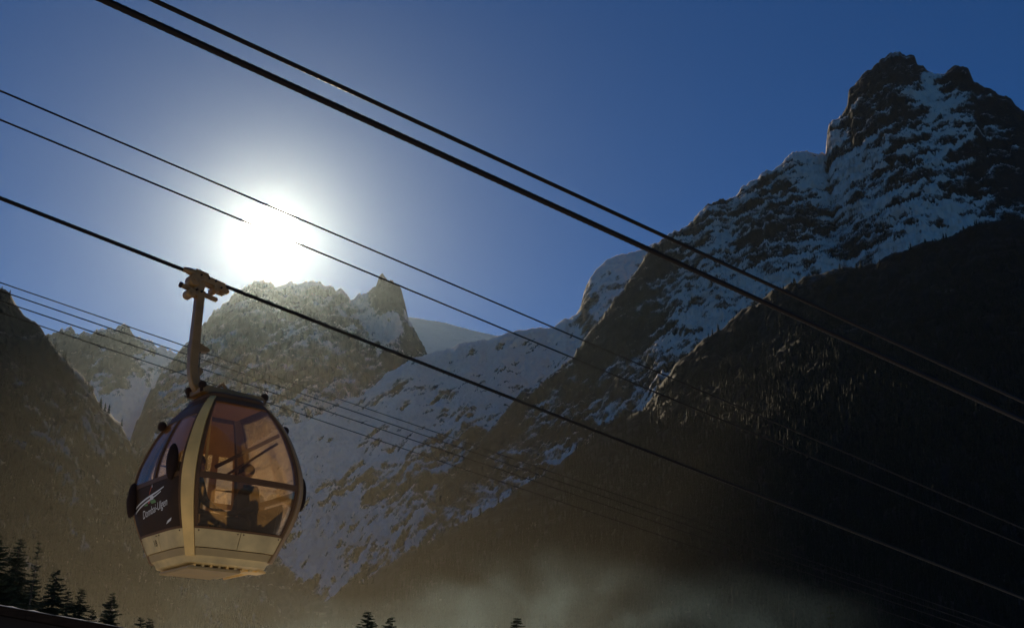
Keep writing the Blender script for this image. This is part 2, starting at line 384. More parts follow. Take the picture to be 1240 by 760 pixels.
# rocky peak with snow apron, far left
mountain('mountain', 'rocky peak with a snow apron below it',
         [(-80, 470, 4300), (0, 440, 4300), (50, 408, 4300), (62, 405, 4300), (74, 398, 4300), (88, 397, 4300), (95, 404, 4300), (102, 402, 4300), (112, 406, 4300), (117, 399, 4300),
          (128, 399, 4300), (140, 398, 4300), (150, 396, 4300), (160, 402, 4300), (175, 408, 4300), (190, 417, 4300), (215, 430, 4300), (250, 440, 4300), (320, 470, 4300)],
         [2900], 300, 330, 230, amp=90, seed=12, crag=5.0, base=-0.02, slope_k=1.0,
         bias=[(150, 490, 24, 0.75), (172, 458, 12, 0.3), (128, 470, 10, 0.4), (140, 430, 26, -0.16), (90, 430, 20, 0.0), (185, 430, 10, 0.3), (140, 455, 10, -0.2)],
         streaks=[(110, 430, 60, 35, 0.5, 120, 28)])
# central massif with the pinnacle
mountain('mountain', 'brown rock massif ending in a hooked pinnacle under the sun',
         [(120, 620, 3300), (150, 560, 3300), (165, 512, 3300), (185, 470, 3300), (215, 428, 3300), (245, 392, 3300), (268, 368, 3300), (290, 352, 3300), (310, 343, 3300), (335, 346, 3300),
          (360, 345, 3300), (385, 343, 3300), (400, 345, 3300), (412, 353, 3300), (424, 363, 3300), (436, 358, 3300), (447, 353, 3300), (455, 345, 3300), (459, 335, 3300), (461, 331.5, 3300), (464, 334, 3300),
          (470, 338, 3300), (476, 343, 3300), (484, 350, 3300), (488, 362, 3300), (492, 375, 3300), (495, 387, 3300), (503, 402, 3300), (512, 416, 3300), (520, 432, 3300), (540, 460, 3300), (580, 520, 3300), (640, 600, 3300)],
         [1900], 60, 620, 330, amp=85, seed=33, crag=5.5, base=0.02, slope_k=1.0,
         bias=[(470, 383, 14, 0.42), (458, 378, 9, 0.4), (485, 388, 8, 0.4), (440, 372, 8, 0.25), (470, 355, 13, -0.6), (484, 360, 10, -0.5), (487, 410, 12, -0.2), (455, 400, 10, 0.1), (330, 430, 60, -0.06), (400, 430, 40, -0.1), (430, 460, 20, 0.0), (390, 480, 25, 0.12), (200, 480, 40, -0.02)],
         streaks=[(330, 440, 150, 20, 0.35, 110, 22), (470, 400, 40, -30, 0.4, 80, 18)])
# snowfield slope
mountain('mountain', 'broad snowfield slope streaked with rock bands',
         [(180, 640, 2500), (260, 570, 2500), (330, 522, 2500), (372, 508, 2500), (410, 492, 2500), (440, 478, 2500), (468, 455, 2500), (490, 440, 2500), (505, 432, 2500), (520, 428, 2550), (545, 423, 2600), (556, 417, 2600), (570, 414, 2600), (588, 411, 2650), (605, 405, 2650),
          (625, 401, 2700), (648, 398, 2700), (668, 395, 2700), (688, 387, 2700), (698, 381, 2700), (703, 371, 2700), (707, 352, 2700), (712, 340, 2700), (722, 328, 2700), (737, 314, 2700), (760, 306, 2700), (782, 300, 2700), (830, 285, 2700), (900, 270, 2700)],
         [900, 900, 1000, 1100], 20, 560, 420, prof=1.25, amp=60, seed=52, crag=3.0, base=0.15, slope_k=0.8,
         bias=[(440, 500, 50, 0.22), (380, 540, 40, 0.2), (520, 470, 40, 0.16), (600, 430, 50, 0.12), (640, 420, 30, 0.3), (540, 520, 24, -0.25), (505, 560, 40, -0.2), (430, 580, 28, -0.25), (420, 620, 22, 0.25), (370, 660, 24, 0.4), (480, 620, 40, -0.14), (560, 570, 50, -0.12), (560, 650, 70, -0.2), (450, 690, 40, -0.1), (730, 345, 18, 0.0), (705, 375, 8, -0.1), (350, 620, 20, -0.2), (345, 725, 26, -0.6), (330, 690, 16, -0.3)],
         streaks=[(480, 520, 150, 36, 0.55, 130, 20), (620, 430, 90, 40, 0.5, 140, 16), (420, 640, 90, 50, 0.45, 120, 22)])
# the great right-hand peak
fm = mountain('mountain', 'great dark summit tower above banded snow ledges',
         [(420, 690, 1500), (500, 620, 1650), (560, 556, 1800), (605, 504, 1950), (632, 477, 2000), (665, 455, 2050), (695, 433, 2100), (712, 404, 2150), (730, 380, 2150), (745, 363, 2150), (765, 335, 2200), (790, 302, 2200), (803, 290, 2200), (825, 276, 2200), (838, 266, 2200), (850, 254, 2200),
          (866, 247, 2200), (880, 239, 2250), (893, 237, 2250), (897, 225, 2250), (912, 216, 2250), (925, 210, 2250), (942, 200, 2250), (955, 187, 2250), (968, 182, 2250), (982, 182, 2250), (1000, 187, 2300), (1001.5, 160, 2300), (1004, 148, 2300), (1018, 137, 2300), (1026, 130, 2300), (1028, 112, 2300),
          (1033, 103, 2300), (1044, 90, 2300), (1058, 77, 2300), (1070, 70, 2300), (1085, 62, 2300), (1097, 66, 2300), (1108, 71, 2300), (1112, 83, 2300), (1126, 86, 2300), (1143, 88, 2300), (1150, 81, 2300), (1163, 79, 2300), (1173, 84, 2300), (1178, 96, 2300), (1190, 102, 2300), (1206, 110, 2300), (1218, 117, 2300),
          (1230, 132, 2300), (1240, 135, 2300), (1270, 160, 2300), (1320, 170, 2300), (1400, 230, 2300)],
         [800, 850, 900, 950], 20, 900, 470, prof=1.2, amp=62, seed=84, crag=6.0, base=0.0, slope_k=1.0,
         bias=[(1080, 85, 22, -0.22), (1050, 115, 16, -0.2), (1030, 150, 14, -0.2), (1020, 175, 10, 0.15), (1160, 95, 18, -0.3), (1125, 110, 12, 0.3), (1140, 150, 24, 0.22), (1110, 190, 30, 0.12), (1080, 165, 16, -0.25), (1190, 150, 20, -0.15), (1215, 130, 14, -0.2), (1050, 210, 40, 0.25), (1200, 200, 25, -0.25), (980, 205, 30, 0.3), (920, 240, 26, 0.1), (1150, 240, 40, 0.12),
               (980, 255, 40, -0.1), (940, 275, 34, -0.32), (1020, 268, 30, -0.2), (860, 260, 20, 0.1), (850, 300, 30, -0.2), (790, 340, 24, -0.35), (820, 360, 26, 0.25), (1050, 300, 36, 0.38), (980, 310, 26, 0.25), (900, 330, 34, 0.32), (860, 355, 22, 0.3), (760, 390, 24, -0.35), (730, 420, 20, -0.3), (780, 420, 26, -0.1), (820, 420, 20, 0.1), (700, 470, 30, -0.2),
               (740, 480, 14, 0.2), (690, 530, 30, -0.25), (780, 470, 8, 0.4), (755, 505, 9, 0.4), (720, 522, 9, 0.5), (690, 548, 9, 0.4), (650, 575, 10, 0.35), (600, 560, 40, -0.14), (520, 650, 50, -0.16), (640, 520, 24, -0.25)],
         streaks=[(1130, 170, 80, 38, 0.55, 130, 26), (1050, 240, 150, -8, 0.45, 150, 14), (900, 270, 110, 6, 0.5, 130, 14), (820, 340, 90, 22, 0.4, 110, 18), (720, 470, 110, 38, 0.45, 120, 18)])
# forested shoulder in front of it
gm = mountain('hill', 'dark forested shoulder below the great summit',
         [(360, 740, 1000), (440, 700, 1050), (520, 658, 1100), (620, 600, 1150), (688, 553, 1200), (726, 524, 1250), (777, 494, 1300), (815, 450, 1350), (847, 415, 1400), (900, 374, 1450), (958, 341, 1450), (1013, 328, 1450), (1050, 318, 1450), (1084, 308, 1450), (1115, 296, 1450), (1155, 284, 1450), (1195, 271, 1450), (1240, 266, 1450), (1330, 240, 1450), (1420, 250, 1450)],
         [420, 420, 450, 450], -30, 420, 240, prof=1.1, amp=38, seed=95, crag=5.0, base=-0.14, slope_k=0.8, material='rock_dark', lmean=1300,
         bias=[(1140, 340, 30, 0.12), (1000, 350, 40, 0.1), (900, 400, 40, 0.08), (1200, 500, 200, -0.2), (900, 600, 200, -0.25), (790, 480, 60, -0.6), (860, 440, 60, -0.6), (726, 540, 40, -0.6)],  # strong negative values strip snow off the crest to paint it shaded
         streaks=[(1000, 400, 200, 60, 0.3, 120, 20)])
# steep dark slope at the left
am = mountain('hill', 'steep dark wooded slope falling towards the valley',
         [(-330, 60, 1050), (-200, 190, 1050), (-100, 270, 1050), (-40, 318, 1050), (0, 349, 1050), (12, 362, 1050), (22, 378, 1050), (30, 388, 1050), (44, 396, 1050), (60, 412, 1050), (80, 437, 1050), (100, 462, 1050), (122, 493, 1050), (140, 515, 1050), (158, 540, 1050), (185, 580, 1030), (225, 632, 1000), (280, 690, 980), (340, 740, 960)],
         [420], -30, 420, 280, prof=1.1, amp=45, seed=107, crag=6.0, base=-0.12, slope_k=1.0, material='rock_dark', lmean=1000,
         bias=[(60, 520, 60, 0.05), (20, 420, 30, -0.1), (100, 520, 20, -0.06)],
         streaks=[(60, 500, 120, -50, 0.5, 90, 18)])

# ------------------------------------------------------------------ forests on the two shoulders: too many and too small to tell apart
def forest(name, label, m, count, hmin, hmax, seed, dens):
    rng = np.random.default_rng(seed)
    P = m['P'][:, m['nb']:]; nu, nv, _ = P.shape
    ii = rng.integers(1, nu - 1, count * 5); jj = rng.integers(0, nv - 2, count * 5)
    keep = (m['px'][ii, jj] > -40) & (m['px'][ii, jj] < 1280) & (m['py'][ii, jj] < 800)
    ii, jj = ii[keep], jj[keep]
    n = dens(jj / nv, m['py'][ii, jj]) + 0.6 * fbm(ii / 18.0, jj / 14.0, 3, seed)
    k = n > rng.random(len(ii)) * 0.9
    ii, jj = ii[k][:count], jj[k][:count]
    fu = rng.random(len(ii))[:, None]
    base = P[ii, jj] * (1 - fu) + P[ii + 1, jj + 1] * fu
    h = rng.uniform(hmin, hmax, len(ii)); sides = 6
    tiers = [(0.05, 0.19, 0.45), (0.32, 0.145, 0.72), (0.58, 0.10, 1.0)]
    V = []; Fc = []; off = 0
    for (z0, r, z1) in tiers:
        a = rng.random(len(ii)) * 6.28
        ring = []
        for q in range(sides):
            rr = h * r * rng.uniform(0.65, 1.2, len(ii)); an = a + q * 2 * np.pi / sides
            ring.append(base + np.stack([np.cos(an) * rr, np.sin(an) * rr, h * z0 - rng.uniform(0, .06, len(ii)) * h], -1))
        top = base + np.stack([h * 0, h * 0, h * z1], -1)
        blk = np.stack(ring + [top], 1)      # n,7,3
        st = off + np.arange(len(ii)) * (sides + 1)
        for q in range(sides):
            Fc.append(np.stack([st + q, st + (q + 1) % sides, st + sides], -1))
        V.append(blk.reshape(-1, 3)); off += len(ii) * (sides + 1)
    V = np.concatenate(V); Fc = np.concatenate(Fc)
    me = bpy.data.meshes.new(name); me.vertices.add(len(V)); me.vertices.foreach_set('co', V.reshape(-1).astype(np.float32))
    me.loops.add(len(Fc) * 3); me.loops.foreach_set('vertex_index', Fc.reshape(-1).astype(np.int32))
    me.polygons.add(len(Fc)); me.polygons.foreach_set('loop_start', (np.arange(len(Fc)) * 3).astype(np.int32)); me.polygons.foreach_set('loop_total', np.full(len(Fc), 3, np.int32))
    me.update(calc_edges=True)
    o = obj(name, me, M['needles_far'])
    tag(o, label, 'forest', kind='stuff')
forest('forest', 'distant dark conifer forest covering the shoulder under the great summit', gm, 15000, 5, 12, 5, lambda t, y: 0.03 + 1.6 * t)
forest('forest', 'distant conifer forest on the steep slope beside the gondola', am, 8000, 4, 10, 6, lambda t, y: 0.02 + 0.9 * t)

# ------------------------------------------------------------------ ropes of the cableway
CAZ = R_(53.0)
def rope(label, a, b, depth, r, group=None, strands=6, through=None, s_fixed=None, ahead=420.0, behind=45.0, fine=True, amp=0.12):
    da, db = px2dir(*a), px2dir(*b)
    if s_fixed is None:
        n = da.cross(db); s = (n.x * math.sin(CAZ) + n.y * math.cos(CAZ)) / n.z
    else: s = s_fixed
    d = Vector((math.sin(CAZ), math.cos(CAZ), -s)); dl = d.length; d.normalize()
    p0 = through if through is not None else CAM + da * depth
    # run downhill until the rope reaches the ground
    T1 = ahead
    for k in range(1, 400):
        p = p0 + d * (ahead * k / 400)
        if p.z < gh(p.x, p.y) - 0.3: T1 = ahead * k / 400; break
    u = d.orthogonal().normalized(); w = d.cross(u)
    ts = [-behind]
    seg = 0.035 if fine else 0.5
    lo, hi = (-6.0, 30.0)
    t = lo
    while t < hi: ts.append(t); t += seg
    t = hi
    while t < T1: ts.append(t); t += 2.0
    ts.append(T1)
    ts = np.array(ts); n = 18 if fine else 8
    ph = np.arange(n) * 2 * np.pi / n
    rad = r * (1 + (amp * np.cos(strands * (ph[None, :] - 2 * np.pi * ts[:, None] / 0.42)) if fine else 0 * ts[:, None] * ph[None, :]))
    P = np.array(p0)[None, None, :] + ts[:, None, None] * np.array(d) + rad[..., None] * (np.cos(ph)[None, :, None] * np.array(u) + np.sin(ph)[None, :, None] * np.array(w))
    nr = len(ts)
    f = [(i * n + k, i * n + (k + 1) % n, (i + 1) * n + (k + 1) % n, (i + 1) * n + k) for i in range(nr - 1) for k in range(n)]
    f.append(tuple(range(n - 1, -1, -1))); f.append(tuple((nr - 1) * n + k for k in range(n)))
    o = obj('cable', pydata('cable', P.reshape(-1, 3), f), M['rope'], smooth=True)
    tag(o, label, 'cable', group)
    return s, d

# ------------------------------------------------------------------ the gondola
S_MAIN = 0.145
YAW = math.pi / 2 - CAZ            # local x runs along the rope, downhill to the right
GD = 13.6
G0 = at(254, 695, GD)
GYAW = YAW + R_(4)                 # the cabin hangs a little askew
GS = 1.03; GX = 0.965
gon = empty('gondola', G0, GYAW); gon.scale = (GX, GX, GS)
tag(gon, 'gondola cabin, warm glare painted into its gold frame, hanging from its cable with passengers inside', 'gondola')

PROF = np.array([(0.00, .56), (0.10, .62), (0.22, .675), (0.36, .735), (0.55, .815), (0.75, .875), (0.97, .905), (1.17, .89), (1.33, .852), (1.48, .80), (1.64, .735), (1.79, .655), (1.95, .545), (2.06, .445), (2.13, .37)])
def half(h):
    # smooth monotone interpolation through the profile
    xs, ys = PROF[:, 0], PROF[:, 1]
    i = min(max(int(np.searchsorted(xs, h)) - 1, 0), len(xs) - 2)
    def sl(k):
        if k <= 0: return (ys[1] - ys[0]) / (xs[1] - xs[0])
        if k >= len(xs) - 1: return (ys[-1] - ys[-2]) / (xs[-1] - xs[-2])
        return (ys[k + 1] - ys[k - 1]) / (xs[k + 1] - xs[k - 1])
    hh = xs[i + 1] - xs[i]; t = (h - xs[i]) / hh
    return (2*t**3-3*t**2+1)*ys[i] + (t**3-2*t**2+t)*hh*sl(i) + (-2*t**3+3*t**2)*ys[i+1] + (t**3-t**2)*hh*sl(i+1)
NSE = 5.0
def surf(phi, h, off=0.0):
    a = half(h) + off; p = R_(phi); c, s = math.cos(p), math.sin(p)
    r = 1.0 / (abs(c) ** NSE + abs(s) ** NSE) ** (1 / NSE)
    return Vector((a * r * c, a * r * s, h))
def slab(p0, p1, h0, h1, off=0.0, th=0.02, np_=10, nh=12, bm=None, shear=None):
    """curved panel lying on the cabin's shell between two bearings and two heights"""
    own = bm is None
    if own: bm = bmesh.new()
    def pt(i, j, o):
        h = h0 + (h1 - h0) * j / nh; ph = p0 + (p1 - p0) * i / np_
        if shear: ph += shear(h)
        return bm.verts.new(surf(ph, h, o))
    A = [[pt(i, j, off) for j in range(nh + 1)] for i in range(np_ + 1)]
    B = [[pt(i, j, off - th) for j in range(nh + 1)] for i in range(np_ + 1)]
    for i in range(np_):
        for j in range(nh):
            bm.faces.new((A[i][j], A[i + 1][j], A[i + 1][j + 1], A[i][j + 1]))
            bm.faces.new((B[i][j], B[i][j + 1], B[i + 1][j + 1], B[i + 1][j]))
    for i in range(np_):
        bm.faces.new((A[i][0], B[i][0], B[i + 1][0], A[i + 1][0])); bm.faces.new((A[i][nh], A[i + 1][nh], B[i + 1][nh], B[i][nh]))
    for j in range(nh):
        bm.faces.new((A[0][j], A[0][j + 1], B[0][j + 1], B[0][j])); bm.faces.new((A[np_][j], B[np_][j], B[np_][j + 1], A[np_][j + 1]))
    return bm
def part(name, bm, m, parent=None, sm=True):
    o = obj(name, bm, M[m], parent or gon, sm)
    if sm:
        try: o.data.set_sharp_from_angle(angle=R_(40))
        except Exception: pass
    return o
EPS = 0.4
PIL = [(45, 4.2), (135, 4.2), (225, 4.2), (315, 4.2)]
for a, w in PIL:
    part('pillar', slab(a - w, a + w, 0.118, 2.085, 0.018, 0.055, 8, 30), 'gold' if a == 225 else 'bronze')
SIDES = {'right_end': (0, 40.4), 'far': (90, 40.4), 'left_end': (180, 40.4), 'near': (270, 40.4)}
for nm, (a, w) in SIDES.items():
    p0, p1 = a - w, a + w
    part('lower_panel', slab(p0, a - 0.35, 0.215, 0.405, 0.006, 0.04, 8, 5), 'beige')
    part('lower_panel', slab(a + 0.35, p1, 0.215, 0.405, 0.006, 0.04, 8, 5), 'beige')
    for bp_ in (p0 + 3, a - 3, a + 3, p1 - 3):
        bb = bmesh.new(); bm_ball(bb, surf(bp_, 0.385, 0.007), 0.009, 8); part('rivet', bb, 'frame')
    part('skirt', slab(p0, p1, 0.125, 0.205, -0.006, 0.03, 14, 3), 'skirt')
    part('header', slab(p0, p1, 2.0, 2.08, 0.006, 0.05, 14, 4), 'frame')
    # slim rubber gaskets along the pillars
    part('gasket', slab(p0, p0 + 2.0, 0.415, 1.995, 0.002, 0.04, 2, 24), 'frame')
    part('gasket', slab(p1 - 2.0, p1, 0.415, 1.995, 0.002, 0.04, 2, 24), 'frame')
    part('sill', slab(p0, p1, 0.405, 0.43, 0.010, 0.05, 14, 2), 'frame')
    q0, q1 = p0 + 2.0 + 0.1, p1 - 2.0 - 0.1
    if nm in ('near', 'right_end'):
        part('window_pane', slab(q0, q1, 1.035, 1.998, -0.008, 0.008, 16, 20), 'glass')
        part('window_pane', slab(q0, q1, 0.432, 0.962, -0.008, 0.008, 16, 12), 'glass')
        part('rail', slab(q0, q1, 0.965, 1.032, 0.004, 0.045, 14, 3), 'frame')
    elif nm == 'left_end':
        part('rail', slab(q0, q1, 0.98, 1.032, 0.004, 0.045, 14, 3), 'frame')
        p = part('advert_panel', slab(q0, q1, 0.432, 0.977, 0.002, 0.03, 16, 12), 'dark')
        p['label'] = 'dark panel printed with a peak emblem and white script'
        advert = p
        part('mullion', slab(181, 185, 1.035, 1.80, 0.004, 0.04, 3, 16), 'frame')
        part('window_pane', slab(q0, 180.9, 1.035, 1.797, -0.008, 0.008, 10, 16), 'glass')
        part('window_pane', slab(185.1, q1, 1.035, 1.797, -0.008, 0.008, 10, 16), 'glass')
        part('upper_panel', slab(q0, q1, 1.80, 1.998, -0.002, 0.035, 14, 5), 'frame')
    else:
        # door side, seen from inside through the near window
        part('upper_panel', slab(q0, q1, 1.62, 1.998, -0.002, 0.035, 14, 6), 'liner')
        d1, d2 = q0 + 16, q1 - 16
        for (b0, b1, wide) in ((q0, d1, 0), (d2, q1, 0)):
            part('window_pane', slab(b0 + 1.5, b1 - 1.5, 1.035, 1.617, -0.008, 0.008, 8, 12), 'glass')
            part('window_pane', slab(b0 + 1.5, b1 - 1.5, 0.432, 0.962, -0.008, 0.008, 8, 10), 'glass')
            part('rail', slab(b0 + 1.5, b1 - 1.5, 0.965, 1.032, 0.0, 0.04, 8, 3), 'liner')
            for z in (1.19, 1.38):
                part('guard_bar', slab(b0 + 1.5, b1 - 1.5, z, z + 0.016, -0.03, 0.016, 8, 1), 'dark')
            part('door_post', slab(b0, b0 + 1.45, 0.432, 1.617, 0.004, 0.05, 3, 16), 'liner')
            part('door_post', slab(b1 - 1.45, b1, 0.432, 1.617, 0.004, 0.05, 3, 16), 'liner')
        mid = 90
        for (b0, b1) in ((d1 + 0.1, mid - 0.3), (mid + 0.3, d2 - 0.1)):
            sgn = 1 if b0 < mid - 5 else -1
            leaf = empty('door', (0, 0, 0), 0, gon)
            bmo = slab(b0, b1, 0.432, 0.60, 0.006, 0.04, 8, 4)
            part('door_panel', bmo, 'liner', leaf)
            part('door_stile', slab(b0, b0 + 5.0, 0.602, 1.617, 0.006, 0.04, 4, 20), 'liner', leaf)
            part('door_stile', slab(b1 - 5.0, b1, 0.602, 1.617, 0.006, 0.04, 4, 20), 'liner', leaf)
            part('window_pane', slab(b0 + 5.05, b1 - 5.05, 0.602, 1.617, -0.008, 0.008, 6, 18), 'glass', leaf)
# print on the advert panel
def on_panel(u, v, off=0.0045):    # u along the panel in metres as seen from outside, v height above the cabin base
    k = 0.86; ph = 180 + math.degrees(math.atan2(u, half(v)))
    return surf(ph, v, off)
def flat_print(name, polys, m, parent):
    bm = bmesh.new()
    for poly in polys:
        # subdivide along u so that the print follows the bend
        vs_ = [bm.verts.new(on_panel(u, v)) for (u, v) in poly]
        bm.faces.new(vs_)
    return part(name, bm, m, parent, False)
def stripe(u0, v0, u1, v1, w, curve, n=14):
    out = []
    for i in range(n):
        a, b = i / n, (i + 1) / n
        f = lambda t: (u0 + (u1 - u0) * t, v0 + (v1 - v0) * t + curve * math.sin(math.pi * (t * 1.6)))
        (ua, va), (ub, vb) = f(a), f(b); wa = w * (0.5 + 0.5 * math.sin(math.pi * (0.15 + 0.8 * a))); wb = w * (0.5 + 0.5 * math.sin(math.pi * (0.15 + 0.8 * b)))
        out.append([(ua, va - wa / 2), (ub, vb - wb / 2), (ub, vb + wb / 2), (ua, va + wa / 2)])
    return out
flat_print('stripe', stripe(-0.53, 0.745, 0.36, 0.905, 0.022, 0.012), 'white', advert)
flat_print('stripe', stripe(-0.53, 0.695, 0.28, 0.865, 0.020, 0.012), 'white', advert)
flat_print('emblem', [[(-0.05, 0.79), (0.06, 0.79), (0.02, 0.975)]], 'white', advert)
flat_print('emblem', [[(-0.11, 0.755), (-0.052, 0.765), (0.012, 0.96), (-0.04, 0.90)]], 'red', advert)
flat_print('emblem', [[(0.0, 0.745), (0.13, 0.745), (0.10, 0.785), (-0.05, 0.785)]], 'green', advert)
flat_print('emblem', [[(-0.22, 0.745), (-0.12, 0.740), (-0.12, 0.765), (-0.2, 0.76)]], 'green', advert)
def text_print(txt, u0, v0, size, m, parent, shear=0.3, rise=0.0, name='lettering'):
    cu = bpy.data.curves.new(name, 'FONT'); cu.body = txt; cu.size = size; cu.shear = shear; cu.resolution_u = 3
    to = bpy.data.objects.new(name, cu); col.objects.link(to)
    bpy.context.view_layer.update()
    me = bpy.data.meshes.new_from_object(to.evaluated_get(bpy.context.evaluated_depsgraph_get()))
    bpy.data.objects.remove(to); bpy.data.curves.remove(cu)
    xs = [v.co.x for v in me.vertices]; x0, x1 = min(xs), max(xs)
    for v in me.vertices:
        u = u0 + (v.co.x - x0); h = v0 + v.co.y + rise * (v.co.x - x0)
        v.co = on_panel(u, h, 0.0045)
    me.materials.clear(); o = obj(name, me, M[m], parent); return o
text_print('Dombai-Ulgen', -0.30, 0.605, 0.125, 'white', advert, 0.35, 0.10)
flat_print('swoosh', [[(0.30, 0.475), (0.44, 0.505), (0.47, 0.535), (0.36, 0.51)]], 'white', advert)
lowl = [o for o in gon.children if o.name.startswith('lower_panel')][4]
def low_print():
    cu = bpy.data.curves.new('number', 'FONT'); cu.body = '18'; cu.size = 0.10
    to = bpy.data.objects.new('number', cu); col.objects.link(to); bpy.context.view_layer.update()
    me = bpy.data.meshes.new_from_object(to.evaluated_get(bpy.context.evaluated_depsgraph_get()))
    bpy.data.objects.remove(to); bpy.data.curves.remove(cu)
    for v in me.vertices: v.co = surf(180 + math.degrees(math.atan2(v.co.x - 0.16, 0.7)), 0.275 + v.co.y, 0.0085)
    me.materials.clear(); obj('number', me, M['dark'], lowl)
low_print()

# floor pan with treads, base plate
bm = bmesh.new()
NP = 64
rings = []
for (h, s) in ((0.125, 0.985), (0.10, 0.93), (0.055, 0.90), (0.04, 0.80)):
    rings.append([bm.verts.new((surf(360.0 * k / NP, 0.125).x * s, surf(360.0 * k / NP, 0.125).y * s, h)) for k in range(NP)])
for r0, r1 in zip(rings, rings[1:]):
    for k in range(NP): bm.faces.new((r0[k], r1[k], r1[(k + 1) % NP], r0[(k + 1) % NP]))
bm.faces.new(rings[-1]); bm.faces.new(rings[0])
pan = part('floor_pan', bm, 'beige')
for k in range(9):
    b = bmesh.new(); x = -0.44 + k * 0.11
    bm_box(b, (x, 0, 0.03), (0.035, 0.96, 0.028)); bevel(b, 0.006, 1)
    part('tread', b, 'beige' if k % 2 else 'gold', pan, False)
b = bmesh.new(); bm_box(b, (-0.17, -0.06, 0.0), (0.72, 0.84, 0.035)); bevel(b, 0.012, 2); part('base_plate', b, 'skirt')
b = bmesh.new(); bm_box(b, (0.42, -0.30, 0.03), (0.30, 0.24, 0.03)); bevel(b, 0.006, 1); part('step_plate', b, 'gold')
# roof cap
bm = bmesh.new(); rings = []
for (h, s) in ((2.082, 1.02), (2.12, 1.0), (2.15, 0.93), (2.165, 0.75)):
    rings.append([bm.verts.new((surf(360.0 * k / NP, 2.08).x * s, surf(360.0 * k / NP, 2.08).y * s, h)) for k in range(NP)])
for r0, r1 in zip(rings, rings[1:]):
    for k in range(NP): bm.faces.new((r0[k], r0[(k + 1) % NP], r1[(k + 1) % NP], r1[k]))
bm.faces.new(rings[-1]); bm.faces.new(rings[0][::-1])
roof = part('roof', bm, 'frame')
# liner under the roof
b = bmesh.new(); bm_box(b, (0, 0, 2.04), (0.72, 0.72, 0.03)); bevel(b, 0.01, 1); part('ceiling', b, 'liner')
b = bmesh.new(); bm_box(b, (0, 0, 0.145), (1.02, 1.02, 0.03)); bevel(b, 0.01, 1); part('floor', b, 'dark')
# roof carrier frame: two beams and cross members, end buffers
for y in (-0.20, 0.20):
    b = bmesh.new(); bm_box(b, (0, y, 2.205), (0.94, 0.07, 0.085)); bevel(b, 0.012, 2); part('roof_beam', b, 'hanger')
for x in (-0.43, 0.0, 0.43):
    b = bmesh.new(); bm_box(b, (x, 0, 2.20), (0.075, 0.33, 0.07)); bevel(b, 0.01, 2); part('roof_crossbar', b, 'hanger')
b = bmesh.new(); bm_box(b, (0.18, -0.255, 2.168), (0.46, 0.03, 0.028)); bevel(b, 0.006, 1); part('roof_glint_strip', b, 'white')  # white strip added to paint the sun glint on the roof edge
for x, y in ((-0.46, -0.20), (0.46, -0.20), (-0.46, 0.20), (0.46, 0.20)):
    b = bmesh.new(); bm_ball(b, (x, y, 2.25), 0.055); bm_tube(b, [(x, y, 2.17), (x, y, 2.25)], 0.03, 8); part('roof_buffer', b, 'rubber')
p = surf(180 + 32, 1.83, 0.05)
for ph in (148, 328):
    p = surf(ph, 1.80, 0.045); b = bmesh.new(); bm_ball(b, p, 0.06); part('side_buffer', b, 'rubber')
# suspension yoke and shackle
b = bmesh.new()
bm_tube(b, [(-0.16, 0, 2.235), (-0.13, 0, 2.33), (-0.08, 0, 2.375), (-0.03, 0, 2.33), (0.02, 0, 2.235)], 0.024, 8); part('shackle', b, 'grip')
# hanger arm: a curved box section that sweeps from the roof frame up to the grip
HX = -0.52
hang = [(-0.30, 2.215), (-0.37, 2.222), (-0.43, 2.25), (-0.478, 2.31), (-0.515, 2.40), (-0.537, 2.50), (-0.546, 2.66), (-0.546, 2.9), (-0.546, 3.2), (-0.546, 3.53)]
bm = bmesh.new(); rings = []
for i, (x, z) in enumerate(hang):
    a = Vector((hang[max(i - 1, 0)][0], 0, hang[max(i - 1, 0)][1])); c = Vector((hang[min(i + 1, len(hang) - 1)][0], 0, hang[min(i + 1, len(hang) - 1)][1]))
    t = (c - a).normalized(); n = Vector((t.z, 0, -t.x)); wd = 0.070 - 0.0015 * i; dp = 0.055
    p = Vector((x, 0, z))
    rings.append([bm.verts.new(p + n * (wd * sx) + Vector((0, dp * sy, 0))) for sx, sy in ((-1, -0.8), (-0.8, -1), (0.8, -1), (1, -0.8), (1, 0.8), (0.8, 1), (-0.8, 1), (-1, 0.8))])
for r0, r1 in zip(rings, rings[1:]):
    for k in range(8): bm.faces.new((r0[k], r0[(k + 1) % 8], r1[(k + 1) % 8], r1[k]))
bm.faces.new(rings[0]); bm.faces.new(rings[-1])
arm = part('hanger_arm', bm, 'hanger')
b = bmesh.new()
v = [(0.03, 2.72), (0.17, 2.735), (0.19, 2.765), (0.15, 2.79), (0.03, 2.83)]
for y in (-0.05, 0.05): pass
A_ = [b.verts.new((HX + x, -0.05, z)) for x, z in v]; B_ = [b.verts.new((HX + x, 0.05, z)) for x, z in v]
b.faces.new(A_[::-1]); b.faces.new(B_)
for k in range(len(v)): b.faces.new((A_[k], A_[(k + 1) % len(v)], B_[(k + 1) % len(v)], B_[k]))
part('bracket', b, 'hanger', arm, False)
b = bmesh.new(); bm_tube(b, [(HX + 0.06, -0.02, 2.74), (HX + 0.065, -0.02, 2.5), (HX + 0.05, -0.02, 2.36)], 0.009, 6); part('release_rod', b, 'rope', arm)
b = bmesh.new(); bm_box(b, (HX + 0.07, 0, 2.46), (0.10, 0.06, 0.12), Matrix.Rotation(R_(35), 3, 'Y')); bevel(b, 0.012, 2); part('clamp', b, 'hanger', arm)
